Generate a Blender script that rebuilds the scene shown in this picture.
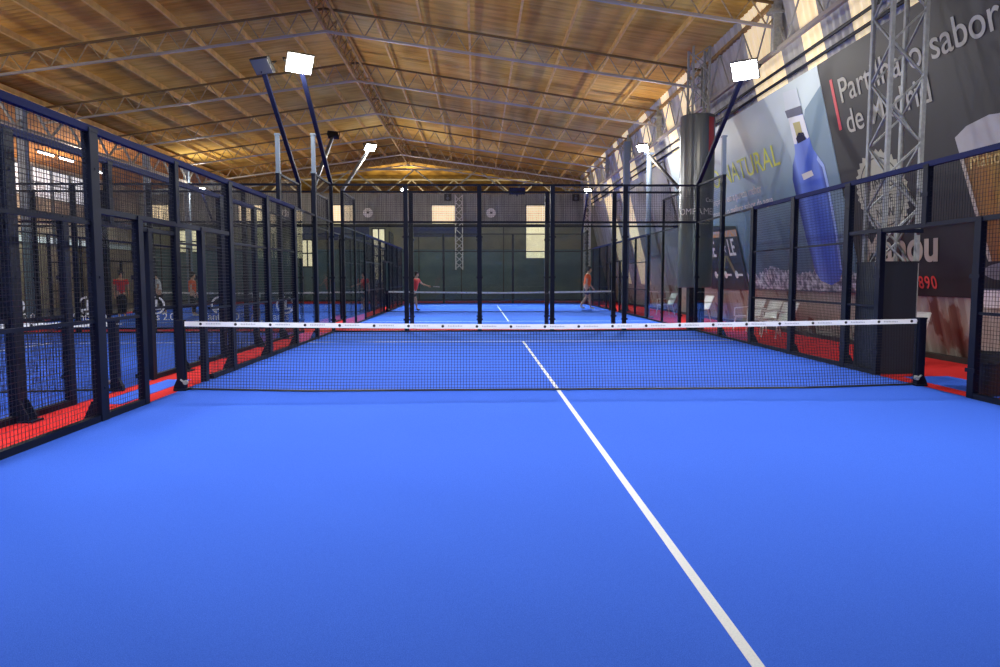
import bpy, math, random
from mathutils import Vector, Matrix
random.seed(7)
S = bpy.context.scene
for o in list(bpy.data.objects): bpy.data.objects.remove(o)

# ------------------------------------------------------------------ camera
F_PX, CX, CY, CZ, PIT, YAW, ROL = 705.83, -1.066, -9.4338, 1.4891, .0788, .0321, -.0016
cam = bpy.data.objects.new('camera', bpy.data.cameras.new('camera')); S.collection.objects.link(cam)
c, s = math.cos(YAW), math.sin(YAW)
_fw = Vector((s, c, 0)); _rt = Vector((c, -s, 0)); _up = Vector((0, 0, 1))
FW = _fw*math.cos(PIT) - _up*math.sin(PIT); UP = _up*math.cos(PIT) + _fw*math.sin(PIT)
RT = _rt*math.cos(ROL) + UP*math.sin(ROL); UP = UP*math.cos(ROL) - _rt*math.sin(ROL)
m = Matrix.Identity(4)
for i in range(3):
    m[i][0] = RT[i]; m[i][1] = UP[i]; m[i][2] = -FW[i]
m[0][3], m[1][3], m[2][3] = CX, CY, CZ
cam.matrix_world = m
cam.data.sensor_width = 36; cam.data.lens = F_PX*36/1000; cam.data.clip_end = 300; cam.data.clip_start = .05
S.camera = cam

# ------------------------------------------------------------------ world, exposure, light levels
S.view_settings.view_transform = 'Standard'; S.view_settings.look = 'None'
S.view_settings.exposure = 0.0; S.view_settings.gamma = 1.0; S.view_settings.use_curve_mapping = False
W = bpy.data.worlds.new('world'); S.world = W; W.use_nodes = True
W.node_tree.nodes['Background'].inputs[0].default_value = (.95, .93, .9, 1)
W.node_tree.nodes['Background'].inputs[1].default_value = .22
S.cycles.max_bounces = 8; S.cycles.diffuse_bounces = 3; S.cycles.glossy_bounces = 4
S.cycles.transmission_bounces = 4; S.cycles.transparent_max_bounces = 40
S.cycles.caustics_reflective = False; S.cycles.caustics_refractive = False
S.cycles.sample_clamp_indirect = 4.0
FLOOD_W = 150.0      # each lit floodlight, aimed at its court
FILL_W = 300.0       # warm point fill added by each lit floodlight to brighten the ceiling
WARM_W = 620.0       # warm lamps of the hall beyond the end wall

# ------------------------------------------------------------------ helpers
class MB:
    def __init__(s): s.v = []; s.f = []; s.mi = []
    def quad(s, pts, mi=0):
        n = len(s.v); s.v += [tuple(p) for p in pts]; s.f.append(tuple(range(n, n+len(pts)))); s.mi.append(mi); return s
    def box(s, x0, x1, y0, y1, z0, z1, mi=0):
        n = len(s.v)
        s.v += [(x, y, z) for z in (z0, z1) for x, y in ((x0, y0), (x1, y0), (x1, y1), (x0, y1))]
        for f in ((3, 2, 1, 0), (4, 5, 6, 7), (0, 1, 5, 4), (1, 2, 6, 5), (2, 3, 7, 6), (3, 0, 4, 7)):
            s.f.append(tuple(n+i for i in f)); s.mi.append(mi)
        return s
    def bar(s, a, b, r, n=4, mi=0, r2=None, up=None, w=None):
        a, b = Vector(a), Vector(b); d = (b-a).normalized()
        u = Vector(up) if up else (Vector((0, 0, 1)) if abs(d.z) < .9 else Vector((0, 1, 0)))
        e1 = d.cross(u).normalized(); e2 = e1.cross(d).normalized()
        r2 = r if r2 is None else r2
        k = len(s.v); ph = math.pi/n if n == 4 else 0
        q = math.sqrt(2) if n == 4 else 1
        for p, rr in ((a, r), (b, r2)):
            for i in range(n):
                t = 2*math.pi*i/n+ph
                s.v.append(tuple(p+e1*math.cos(t)*rr*q+e2*math.sin(t)*(w if w else rr)*q))
        for i in range(n):
            j = (i+1) % n
            s.f.append((k+i, k+j, k+n+j, k+n+i)); s.mi.append(mi)
        s.f.append(tuple(k+i for i in range(n-1, -1, -1))); s.mi.append(mi)
        s.f.append(tuple(k+n+i for i in range(n))); s.mi.append(mi)
        return s
    def lathe(s, prof, cx=0, cy=0, n=24, mi=0):      # prof: (r, z)
        k = len(s.v)
        for r, z in prof:
            for i in range(n):
                t = 2*math.pi*i/n; s.v.append((cx+r*math.cos(t), cy+r*math.sin(t), z))
        for j in range(len(prof)-1):
            for i in range(n):
                a = k+j*n+i; b = k+j*n+(i+1) % n
                s.f.append((a, b, b+n, a+n)); s.mi.append(mi)
        s.f.append(tuple(k+i for i in range(n-1, -1, -1))); s.mi.append(mi)
        s.f.append(tuple(k+(len(prof)-1)*n+i for i in range(n))); s.mi.append(mi)
        return s
    def prism(s, pts, z0, z1, mi=0):                 # outline in x,y, thickness along z
        n = len(pts); k = len(s.v)
        ar = sum(pts[i][0]*pts[(i+1) % n][1]-pts[(i+1) % n][0]*pts[i][1] for i in range(n))
        if ar < 0: pts = pts[::-1]
        s.v += [(p[0], p[1], z0) for p in pts]+[(p[0], p[1], z1) for p in pts]
        s.f.append(tuple(k+i for i in range(n-1, -1, -1))); s.f.append(tuple(k+n+i for i in range(n))); s.mi += [mi, mi]
        for i in range(n):
            j = (i+1) % n; s.f.append((k+i, k+j, k+n+j, k+n+i)); s.mi.append(mi)
        return s
    def build(s, name, mats, parent=None, loc=None, smooth=False, mtx=None):
        me = bpy.data.meshes.new(name); me.from_pydata(s.v, [], s.f)
        if not isinstance(mats, (list, tuple)): mats = [mats]
        for mm in mats: me.materials.append(mm)
        if len(mats) > 1: me.polygons.foreach_set('material_index', s.mi)
        if smooth: me.polygons.foreach_set('use_smooth', [True]*len(me.polygons))
        me.update()
        o = bpy.data.objects.new(name, me); S.collection.objects.link(o)
        if parent: o.parent = parent
        if loc: o.location = loc
        if mtx: o.matrix_local = mtx
        return o

def tag(o, label=None, cat=None, group=None, kind=None):
    if label: o['label'] = label
    if cat: o['category'] = cat
    if group: o['group'] = group
    if kind: o['kind'] = kind
    return o
def empty(name, loc=(0, 0, 0), rz=0, label=None, cat=None, group=None, scale=1):
    o = bpy.data.objects.new(name, None); S.collection.objects.link(o)
    o.location = loc; o.rotation_euler = (0, 0, rz); o.empty_display_size = .2; o.scale = (scale,)*3
    return tag(o, label, cat, group)
def struct(o): o['kind'] = 'structure'; return o
def copy_tree(o, parent=None):
    d = o.copy(); S.collection.objects.link(d); d.parent = parent
    for ch in o.children:
        copy_tree(ch, d)
    return d

# ------------------------------------------------------------------ materials
def mat(name, col, rough=.6, metal=0, spec=.5, emit=None, es=0, bump=None, noise=None):
    M = bpy.data.materials.new(name); M.use_nodes = True; N = M.node_tree; b = N.nodes['Principled BSDF']
    b.inputs['Base Color'].default_value = (*col, 1); b.inputs['Roughness'].default_value = rough
    b.inputs['Metallic'].default_value = metal; b.inputs['Specular IOR Level'].default_value = spec
    if emit:
        b.inputs['Emission Color'].default_value = (*emit, 1); b.inputs['Emission Strength'].default_value = es
    if noise:   # (scale, colour2, contrast lo, hi, stretch)
        sc, c2, lo, hi = noise[:4]
        tc = N.nodes.new('ShaderNodeTexCoord'); mp = N.nodes.new('ShaderNodeMapping')
        mp.inputs['Scale'].default_value = noise[4] if len(noise) > 4 else (1, 1, 1)
        nz = N.nodes.new('ShaderNodeTexNoise'); nz.inputs['Scale'].default_value = sc; nz.inputs['Detail'].default_value = 5
        rp = N.nodes.new('ShaderNodeValToRGB')
        rp.color_ramp.elements[0].position = lo; rp.color_ramp.elements[1].position = hi
        rp.color_ramp.elements[0].color = (*col, 1); rp.color_ramp.elements[1].color = (*c2, 1)
        N.links.new(tc.outputs['Object'], mp.inputs[0]); N.links.new(mp.outputs[0], nz.inputs['Vector'])
        N.links.new(nz.outputs[0], rp.inputs[0]); N.links.new(rp.outputs[0], b.inputs['Base Color'])
        if emit: N.links.new(rp.outputs[0], b.inputs['Emission Color'])
    if bump:    # (scale, strength)
        tc = N.nodes.new('ShaderNodeTexCoord'); nz = N.nodes.new('ShaderNodeTexNoise'); nz.inputs['Scale'].default_value = bump[0]
        bp = N.nodes.new('ShaderNodeBump'); bp.inputs['Strength'].default_value = bump[1]; bp.inputs['Distance'].default_value = .01
        N.links.new(tc.outputs['Object'], nz.inputs['Vector']); N.links.new(nz.outputs[0], bp.inputs['Height']); N.links.new(bp.outputs[0], b.inputs['Normal'])
    return M

M_blue = mat('blue_turf', (.036, .123, .72), .95, spec=.1, noise=(220, (.075, .2, .90), .3, .75), bump=(300, .4))
M_red = mat('red_carpet', (.62, .018, .022), .95, spec=.1, noise=(60, (.78, .04, .035), .35, .7))
M_white = mat('white_line', (.85, .86, .88), .8, spec=.2, noise=(120, (.72, .75, .8), .45, .75))
M_conc = mat('concrete', (.09, .09, .1), .9)
M_steel = mat('navy_steel', (.006, .009, .024), .55, metal=0, spec=.14)
M_rail = mat('navy_rail', (.011, .018, .085), .65, metal=.0, spec=.1)
M_arm = mat('arm_paint', (.008, .012, .045), .55, spec=.2)
M_wire = mat('mesh_wire', (.009, .012, .026), .5, spec=.25)
M_cord = mat('net_cord', (.008, .008, .012), .8)
M_tape = mat('net_tape', (.82, .82, .82), .7)
M_dark = mat('black_plastic', (.008, .008, .01), .5)
M_grey = mat('painted_grey', (.1, .12, .16), .45, metal=.2)
M_pale = mat('pale_blue_steel', (.16, .22, .32), .5)
M_galv = mat('galvanised_steel', (.36, .38, .38), .6, metal=.1, noise=(14, (.26, .27, .27), .35, .7))
M_chord = mat('truss_chord_paint', (.36, .34, .34), .45, metal=.2)
M_web = mat('truss_web_paint', (.5, .38, .2), .55, noise=(9, (.23, .17, .1), .3, .7))
M_brown = mat('brown_steel', (.40, .25, .09), .7, noise=(6, (.2, .12, .045), .3, .7))
M_purlin = mat('ochre_purlin', (.82, .54, .17), .7, noise=(3, (.5, .31, .1), .3, .75))
M_lamp = mat('lamp_glow', (1, 1, 1), .5, emit=(.93, .97, 1), es=30)
M_lampoff = mat('lamp_lens_off', (.12, .13, .15), .15)
M_tube = mat('tube_glow', (1, 1, 1), .5, emit=(1, .98, .94), es=14)
M_chair = mat('white_plastic', (.82, .82, .8), .35)
M_skin = mat('skin', (.62, .36, .24), .6)
M_hair = mat('dark_hair', (.012, .009, .008), .7)
M_orange = mat('orange_shirt', (.95, .13, .015), .8)
M_redshirt = mat('red_shirt', (.75, .03, .03), .8)
M_navy = mat('navy_shorts', (.01, .012, .06), .8)
M_black = mat('black_cloth', (.012, .012, .014), .85)
M_whitecloth = mat('white_cloth', (.75, .75, .75), .8)
M_shoe = mat('white_shoe', (.8, .8, .8), .5)
M_paper = mat('white_paper', (.8, .82, .85), .6)

def glass_mat():
    M = bpy.data.materials.new('court_glass'); M.use_nodes = True; N = M.node_tree; N.nodes.clear()
    out = N.nodes.new('ShaderNodeOutputMaterial'); mx = N.nodes.new('ShaderNodeMixShader')
    tr = N.nodes.new('ShaderNodeBsdfTransparent'); gl = N.nodes.new('ShaderNodeBsdfGlossy'); fr = N.nodes.new('ShaderNodeFresnel')
    tr.inputs[0].default_value = (.91, .95, .948, 1); gl.inputs['Roughness'].default_value = .015; fr.inputs['IOR'].default_value = 1.5
    ge = N.nodes.new('ShaderNodeNewGeometry'); sb = N.nodes.new('ShaderNodeMath'); sb.operation = 'SUBTRACT'; sb.inputs[0].default_value = 1
    mu = N.nodes.new('ShaderNodeMath'); mu.operation = 'MULTIPLY'
    N.links.new(ge.outputs['Backfacing'], sb.inputs[1]); N.links.new(fr.outputs[0], mu.inputs[0]); N.links.new(sb.outputs[0], mu.inputs[1])
    N.links.new(mu.outputs[0], mx.inputs[0]); N.links.new(tr.outputs[0], mx.inputs[1]); N.links.new(gl.outputs[0], mx.inputs[2]); N.links.new(mx.outputs[0], out.inputs[0])
    return M
M_glass = glass_mat()

def roof_mat():
    M = bpy.data.materials.new('roof_sheet'); M.use_nodes = True; N = M.node_tree; b = N.nodes['Principled BSDF']
    b.inputs['Roughness'].default_value = .85; b.inputs['Specular IOR Level'].default_value = .2
    tc = N.nodes.new('ShaderNodeTexCoord')
    def noise(sc, stretch, det=5):
        mp = N.nodes.new('ShaderNodeMapping'); mp.inputs['Scale'].default_value = stretch
        nz = N.nodes.new('ShaderNodeTexNoise'); nz.inputs['Scale'].default_value = sc; nz.inputs['Detail'].default_value = det
        N.links.new(tc.outputs['Object'], mp.inputs[0]); N.links.new(mp.outputs[0], nz.inputs['Vector']); return nz
    def ramp(src, stops):
        r = N.nodes.new('ShaderNodeValToRGB'); cr = r.color_ramp
        while len(cr.elements) < len(stops): cr.elements.new(.5)
        for e, (p, col) in zip(cr.elements, stops): e.position = p; e.color = (*col, 1)
        N.links.new(src, r.inputs[0]); return r
    n1 = noise(.55, (1, .6, 1)); n2 = noise(1.6, (.35, 3.5, 1)); n3 = noise(.16, (1, .5, 1), 2)
    r1 = ramp(n1.outputs[0], [(.3, (.52, .32, .08)), (.48, (.69, .46, .14)), (.7, (.77, .6, .25))])
    r2 = ramp(n2.outputs[0], [(.35, (.68, .65, .6)), (.6, (1, 1, 1))])
    r3 = ramp(n3.outputs[0], [(.42, (1, .97, .74)), (.6, (1.0, .84, .64))])
    def mul(a, b2, f=1):
        mx = N.nodes.new('ShaderNodeMixRGB'); mx.blend_type = 'MULTIPLY'; mx.inputs[0].default_value = f
        N.links.new(a, mx.inputs[1]); N.links.new(b2, mx.inputs[2]); return mx
    a = mul(r1.outputs[0], r2.outputs[0], .8); d = mul(a.outputs[0], r3.outputs[0], 1)
    N.links.new(d.outputs[0], b.inputs['Base Color'])
    return M
M_roof = roof_mat()
M_gold = mat('golden_boards', (.62, .40, .09), .85, noise=(1.2, (.24, .14, .04), .38, .62, (1, .3, 1)))
M_orangeroof = mat('orange_boards', (.62, .27, .07), .85, noise=(1.2, (.3, .12, .04), .35, .7))
M_clad = mat('grey_cladding', (.50, .51, .53), .6, noise=(1.2, (.3, .3, .31), .35, .7, (1, 3, .5)))
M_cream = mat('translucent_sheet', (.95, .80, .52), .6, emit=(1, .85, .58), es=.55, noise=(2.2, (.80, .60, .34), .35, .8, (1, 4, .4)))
M_low = mat('stained_cladding', (.42, .41, .37), .8, noise=(1.1, (.22, .12, .1), .56, .6, (1, 1.2, .8)))
M_end = mat('end_wall_cladding', (.33, .35, .31), .85, noise=(1, (.21, .22, .2), .4, .7, (4, 1, .5)))
M_screen = mat('green_windscreen', (.085, .155, .18), .9, noise=(.8, (.13, .205, .22), .4, .7, (1, 1, 2)))
M_win = mat('lit_window', (.9, .75, .5), .5, emit=(1, .82, .52), es=1.0, noise=(3, (.75, .6, .38), .4, .8, (3, 1, .5)))
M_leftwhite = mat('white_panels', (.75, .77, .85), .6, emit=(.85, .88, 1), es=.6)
M_beige = mat('beige_wall', (.42, .36, .30), .8, noise=(.8, (.2, .16, .13), .4, .7))

# ------------------------------------------------------------------ floors (setting)
b = MB(); b.box(-22.4, 9, -14, 60, -.12, -.02); struct(b.build('floor', M_conc))
b = MB(); b.box(-16.6, 7.48, -12, 36, -.02, 0.0); struct(b.build('floor', M_red))
COURTS = [(0, 0), (0, 21.56), (-10.85, 0), (-10.85, 21.56)]
for cx, cy in COURTS:
    b = MB(); b.box(cx-5, cx+5, cy-10, cy+10, 0.0, .008, 0)
    b.box(cx-.025, cx+.025, cy-6.95, cy+6.95, .008, .0105, 1)
    for sy in (-1, 1):
        b.box(cx-5, cx+5, cy+sy*6.975-.025, cy+sy*6.975+.025, .008, .0105, 1)
    struct(b.build('floor', [M_blue, M_white]))
b = MB(); b.prism([(5.3, -1.0), (6.0, -1.0), (6.0, .85), (5.3, .85)], .0, .008); struct(b.build('floor', M_blue))
b = MB(); b.box(-5.62, -5.28, -1.0, 1.0, 0, .008); struct(b.build('floor', M_blue))

# ------------------------------------------------------------------ roof and walls
RX, ER, EL = -5.4, 5.75, -16.55     # ridge and eaves
def roof_z(x, ridge=9.6, slope=.15): return ridge-abs(x-RX)*slope
Y0, Y1 = -12.0, 36.6
b = MB(); step = .055; n = int((Y1-Y0)/step)
for x0, x1 in ((RX, ER+.2), (EL-.2, RX)):
    for i in range(n):
        ya, yb = Y0+i*step, Y0+(i+1)*step
        za, zb = .016*math.sin(ya*2*math.pi/.22), .016*math.sin(yb*2*math.pi/.22)
        b.quad([(x0, ya, roof_z(x0)+za), (x0, yb, roof_z(x0)+zb), (x1, yb, roof_z(x1)+zb), (x1, ya, roof_z(x1)+za)])
struct(b.build('ceiling', M_roof, smooth=True))
# hall beyond the end wall
b = MB()
b.box(-22.4, 9, 37.2, 56, 9.3, 9.4); b.box(-22.4, 9, 56, 56.2, 0, 9.4)
struct(b.build('ceiling', M_gold))
# lower nave on the left
b = MB(); b.quad([(-16.5, -12, 7.75), (-16.5, 36.6, 7.75), (-22.2, 36.6, 7.0), (-22.2, -12, 7.0)])
b.quad([(-16.5, -12, 7.85), (-22.2, -12, 7.1), (-22.2, 36.6, 7.1), (-16.5, 36.6, 7.85)])
struct(b.build('ceiling', M_orangeroof))
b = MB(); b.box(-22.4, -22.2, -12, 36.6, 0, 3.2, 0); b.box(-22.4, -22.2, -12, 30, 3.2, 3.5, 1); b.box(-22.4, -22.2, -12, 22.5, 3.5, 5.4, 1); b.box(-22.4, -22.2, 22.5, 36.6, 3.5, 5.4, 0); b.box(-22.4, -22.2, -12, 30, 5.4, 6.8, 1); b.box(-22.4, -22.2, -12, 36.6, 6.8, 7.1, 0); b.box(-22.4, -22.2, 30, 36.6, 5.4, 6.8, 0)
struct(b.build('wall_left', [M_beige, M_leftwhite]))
b = MB()
for y in [-10+1.6*i for i in range(26)]: b.box(-22.2, -22.12, y-.03, y+.03, 3.2, 6.8)
for z in (3.2, 5.4, 6.1, 6.8): b.box(-22.2, -22.12, -12, 30, z-.02, z+.02)
struct(b.build('trim_1', M_grey))

# leaning right wall: x = 7.55 - .25 z, ribbed sheets
LEAN = .25; WX = 7.55
def wall_pt(y, z, off=0):     # off towards the room
    return Vector((WX-LEAN*z-.970*off, y, z-.2425*off))
cream = [(6.95, 8.7), (5.05, 5.95), (3.3, 4.0), (1.7, 2.3), (-.5, .4), (-3, -2), (13.2, 14.4), (15.4, 16.4), (18.6, 19.8), (22, 23.2), (24.4, 25.3), (27.5, 28.6), (31, 32), (33.6, 34.4)]
b = MB(); st = .05; n = int((36.6+12)/st)
def rib(y): return .02*max(-1, min(1, 1.8*math.sin(y*2*math.pi/.25)))
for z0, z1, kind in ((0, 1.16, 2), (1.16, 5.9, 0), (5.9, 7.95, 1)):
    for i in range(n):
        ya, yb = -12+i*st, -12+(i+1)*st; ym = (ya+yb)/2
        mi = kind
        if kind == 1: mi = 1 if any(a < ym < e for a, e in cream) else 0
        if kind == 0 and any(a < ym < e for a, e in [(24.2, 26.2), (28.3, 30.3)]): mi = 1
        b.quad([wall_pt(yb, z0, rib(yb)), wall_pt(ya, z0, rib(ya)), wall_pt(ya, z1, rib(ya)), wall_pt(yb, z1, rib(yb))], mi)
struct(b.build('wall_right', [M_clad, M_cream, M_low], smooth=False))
b = MB(); b.box(7.28, 7.42, -12, 36, 0, .09); struct(b.build('baseboard_right', M_dark))

b = MB()   # gable boarding closing the roof end above the last truss
for xa, xb in ((EL, RX), (RX, ER)):
    for ya in (36.3, 36.4): b.quad([(xa, ya, roof_z(xa)-.72), (xb, ya, roof_z(xb)-.72), (xb, ya, roof_z(xb)), (xa, ya, roof_z(xa))])
struct(b.build('trim_4', M_brown))
# end wall with lit windows
wins = [(-21.9, -20.4, 4.9, 6.1), (-16.1, -14.6, 4.9, 6.1), (-10.35, -8.85, 4.9, 6.1), (-3.95, -2.45, 4.9, 6.1), (2.05, 3.55, 2.72, 6.1)]
b = MB()
xs = sorted({-22.4, 7.6} | {w[0] for w in wins} | {w[1] for w in wins})
for i in range(len(xs)-1):
    xa, xb = xs[i], xs[i+1]
    w = [w for w in wins if w[0] <= xa < w[1]]
    if w:
        zb, zt = w[0][2], w[0][3]
        segs = [(0, min(zb, 3.3), 1), (3.3, min(zb, 4.85), 2), (4.85, zb, 0), (zt, 6.75, 0)]
    else: segs = [(0, 3.3, 1), (3.3, 4.85, 2), (4.85, 6.75, 0)]
    for z0, z1, mi in segs:
        if z1 > z0+.01: b.box(xa, xb, 36, 36.2, z0, z1, mi)
struct(b.build('wall_back', [M_end, M_screen, mat('olive_wall', (.24, .24, .17), .85, noise=(.9, (.15, .16, .12), .4, .7))]))
for i, (xa, xb, za, zb) in enumerate(wins):
    fr = MB()
    for x in (xa, xb): fr.box(x-.03, x+.03, 35.96, 36.02, za, zb)
    for z in (za, zb): fr.box(xa-.03, xb+.03, 35.96, 36.02, z-.03, z+.03)
    o = struct(fr.build('window_%d' % (i+1), M_grey))
    p = MB(); p.box(xa, xb, 36.06, 36.1, za, zb)
    for k in range(1, 8): p.box(xa+(xb-xa)*k/8-.012, xa+(xb-xa)*k/8+.012, 36.03, 36.06, za, zb)
    p.build('pane', M_win, o)
b = MB()
b.box(-22, 7, 35.9, 36.0, .0, .12); b.box(-22, 7.4, 35.93, 36, 4.8, 4.9)
for k in range(11): b.box(-21+k*2.7, -20.95+k*2.7, 35.95, 36, .1, 4.8)
struct(b.build('trim_2', M_dark))
b = MB(); b.box(-12.2, -7.9, 35.9, 36.0, 3.9, 4.7); b.box(-5.2, -1.0, 35.9, 36.0, 4.1, 4.78)
struct(b.build('trim_3', mat('navy_banner', (.02, .035, .12), .7)))

# yellow lit openings low on the end wall, seen through the left court
for i, (xa, xb, za, zb) in enumerate([(-19.9, -18.3, 3.1, 4.5), (-7.7, -6.9, 1.2, 4.6), (-12.4, -11.2, 2.2, 3.9)]):
    fr = MB(); 
    for x in (xa, (xa+xb)/2, xb): fr.box(x-.04, x+.04, 35.86, 35.94, za, zb)
    for z in (za, (za+zb)/2, zb): fr.box(xa-.04, xb+.04, 35.86, 35.94, z-.04, z+.04)
    o = struct(fr.build('window_%d' % (i+6), M_dark))
    p = MB(); p.box(xa, xb, 35.9, 35.95, za, zb); p.build('pane', M_win, o)

# ------------------------------------------------------------------ roof trusses
def top_z(x): return roof_z(x)-.42
def bot_z(x): return 8.55-abs(x-RX)*.14
ordn = ['nearest', 'second', 'third', 'fourth', 'fifth', 'sixth', 'seventh', 'eighth', 'ninth']
TY = [1.4, 6.5, 11.6, 16.7, 21.8, 26.9, 32.0, 35.7]
proto = None
def make_truss():
    t = empty('roof_truss')
    for nm, fz, r, mt in (('top_chord', top_z, .03, mat('dark_brown_steel', (.16, .1, .04), .8)), ('bottom_chord', bot_z, .032, M_chord)):
        b = MB()
        for xa, xb in ((EL, RX), (RX, ER)): b.bar((xa, 0, fz(xa)), (xb, 0, fz(xb)), r)
        b.build(nm, mt, t)
    nn = 30; dx = (ER-EL)/nn
    for k in range(nn):
        xa = EL+k*dx; xm = xa+dx/2
        b = MB(); b.bar((xa, 0, top_z(xa)), (xm, 0, bot_z(xm)), .019, 6); b.bar((xm, 0, bot_z(xm)), (xa+dx, 0, top_z(xa+dx)), .019, 6)
        b.build('diagonal_brace', M_web, t)
    return t
for i, y in enumerate(TY):
    if i == 0: proto = t = make_truss()
    else: t = copy_tree(proto)
    t.location = (0, y, 0)
    tag(t, ('steel lattice truss under the brown roof, %s counted from the camera end' % ordn[i]), 'truss', 'roof trusses')
# trusses in the hall beyond
def bright_truss(y, z0, z1, xa, xb, step, lab):
    t = empty('roof_truss', (0, y, 0), label=lab, cat='truss')
    b = MB(); b.bar((xa, 0, z1), (xb, 0, z1), .06); b.build('top_chord', M_galv, t)
    b = MB(); b.bar((xa, 0, z0), (xb, 0, z0), .06); b.build('bottom_chord', M_galv, t)
    x = xa; k = 0
    while x < xb-.1:
        b = MB(); b.bar((x, 0, z0 if k % 2 else z1), (min(x+step, xb), 0, z1 if k % 2 else z0), .045); b.build('diagonal_brace', M_galv, t)
        x += step; k += 1
bright_truss(38.5, 7.05, 8.7, -22, 7, 2.1, 'pale wide truss in the golden hall just behind the end wall')
bright_truss(45, 7.4, 8.9, -22, 7, 1.6, 'farther pale truss deep inside the golden hall beyond the end wall')
# purlins
xs = [RX+.16]+[RX+1.38*k for k in range(1, 8)]+[ER-.1]
num = ['ridge', 'first', 'second', 'third', 'fourth', 'fifth', 'sixth', 'seventh', 'eighth']
for side in (1, -1):
    for k, x in enumerate(xs):
        xx = RX+side*(x-RX); z = roof_z(xx)-.1
        b = MB(); b.box(-.022, .022, Y0, Y1, -.085, .075); b.box(-.04, .022, Y0, Y1, -.1, -.085)
        o = b.build('roof_purlin', M_purlin, loc=(xx, 0, z-.14))
        side_w = 'right' if side == 1 else 'left'
        lab = ('ochre purlin running along the ridge on its %s side' % side_w) if k == 0 else (
            'ochre purlin carrying the roof at the %s eave' % side_w if k == 8 else 'ochre purlin, %s %s of the ridge, under the brown roof sheets' % (num[k], side_w))
        tag(o, lab, 'purlin', 'roof purlins')
# ridge girder
g = empty('ridge_girder', (RX, 0, 0), label='brown zigzag lattice girder hanging along the roof ridge', cat='girder')
for x, z, nm in ((-.22, 9.1, 'top_chord'), (.22, 9.1, 'top_chord'), (0, 8.62, 'bottom_chord')):
    b = MB(); b.bar((x, Y0, z), (x, Y1, z), .035); b.build(nm, M_brown, g)
y = -2.0; k = 0
while y < 36 and k < 96:
    b = MB(); b.bar((-.22, y, 9.1), (0, y+.42, 8.62), .017, 5); b.bar((0, y+.42, 8.62), (.22, y+.84, 9.1), .017, 5); b.bar((.22, y, 9.1), (0, y+.42, 8.62), .017, 5)
    b.build('lattice_brace', M_brown, g); y += .84; k += 1
# eave lattice along the right wall
g = empty('eave_girder', (5.62, 0, 0), label='grey lattice girder with long V braces along the right eave', cat='girder')
b = MB(); b.bar((0, Y0, 7.62), (0, Y1, 7.62), .05); b.build('top_chord', M_brown, g)
b = MB(); b.bar((0, Y0, 6.52), (0, Y1, 6.52), .045); b.build('bottom_chord', M_chord, g)
y = .1
while y < 36:
    b = MB(); b.bar((0, y, 7.6), (0, y+.85, 6.52), .022, 5); b.bar((0, y+.85, 6.52), (0, y+1.7, 7.6), .022, 5)
    b.build('lattice_brace', M_galv, g); y += 1.7
for z, lab in ((6.25, 'upper dark steel rail running along the right wall above the posters'), (6.02, 'lower dark steel rail running along the right wall just over the posters')):
    b = MB(); p0 = wall_pt(Y0, z, .12); p1 = wall_pt(Y1, z, .12); b.bar(p0, p1, .035, 6); tag(b.build('wall_rail', M_steel), lab, 'rail', 'wall rails')
for y in TY[1:]:
    b = MB(); b.box(5.5, 5.68, y-.08, y+.08, 6.5, 7.7)
    b.box(5.4, 5.78, y-.12, y+.12, 7.3, 7.36)
    tag(b.build('wall_bracket', M_galv), 'steel bracket seating the %s truss at the right eave' % ordn[TY.index(y)], 'bracket', 'truss brackets')
# left column row and low girder
g = empty('eave_girder', (-16.4, 0, 0), label='grey lattice girder over the column row on the left', cat='girder')
for z in (6.55, 7.45):
    b = MB(); b.bar((0, 0, z), (0, Y1, z), .05); b.build('chord', M_chord, g)
y = 8.0
while y < 36:
    b = MB(); b.bar((0, y, 7.42), (0, y+1, 6.55), .035); b.bar((0, y+1, 6.55), (0, y+2, 7.42), .035); b.build('lattice_brace', M_galv, g); y += 2
for i, y in enumerate((15.4, 19.9, 24.4, 29)):
    b = MB(); b.box(-16.55, -16.3, y-.12, y+.12, 0, 7.5); b.box(-16.7, -16.15, y-.26, y+.26, 0, .05); b.box(-16.65, -16.2, y-.2, y+.2, 7.45, 7.5)
    tag(b.build('steel_column', M_pale), 'pale steel column in the left row, %s counted from the camera end' % ordn[i], 'column', 'left columns')

# ------------------------------------------------------------------ lattice towers on the right
M_mast = mat('white_paint', (.85, .86, .84), .5)
def tower(cx, cy, z0, z1, w, name, lab):
    mt = M_mast if name == 'lattice_mast' else M_galv; br = .022 if name == 'lattice_mast' else .014
    t = empty(name, (cx, cy, 0), label=lab, cat='column')
    h = w/2
    for sx in (-1, 1):
        for sy in (-1, 1):
            b = MB(); b.box(sx*h-.029, sx*h+.029, sy*h-.029, sy*h+.029, z0, z1); b.build('upright', mt, t)
    z = z0+.05; k = 0; dz = w*.95
    while z < z1-.1 and k < 20:
        ze = min(z+dz, z1)
        for j in range(4):
            c4 = [(-h, -h), (h, -h), (h, h), (-h, h)]; a, bb = c4[j], c4[(j+1) % 4]
            if (k+j) % 2: a, bb = bb, a
            b = MB(); b.bar((a[0], a[1], z), (bb[0], bb[1], ze), br); b.build('diagonal_brace', mt, t)
        z += dz; k += 1
    return t
t = tower(5.42, 1.52, 0.02, 7.8, .52, 'lattice_tower', 'galvanised lattice roof column with a black boxed foot beside the net')
b = MB(); b.box(-.34, .24, -.34, .34, 0, 1.72); b.box(-.35, .25, -.35, .35, 1.70, 1.73); b.build('boxed_foot', mat('black_cladding_panel', (.012, .015, .025), .45, spec=.4), t)
b = MB(); b.box(-.355, -.30, -.34, -.29, 1.72, 2.2); b.box(-.36, .3, -.35, -.31, 2.16, 2.22); b.build('foot_frame', M_steel, t)
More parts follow.
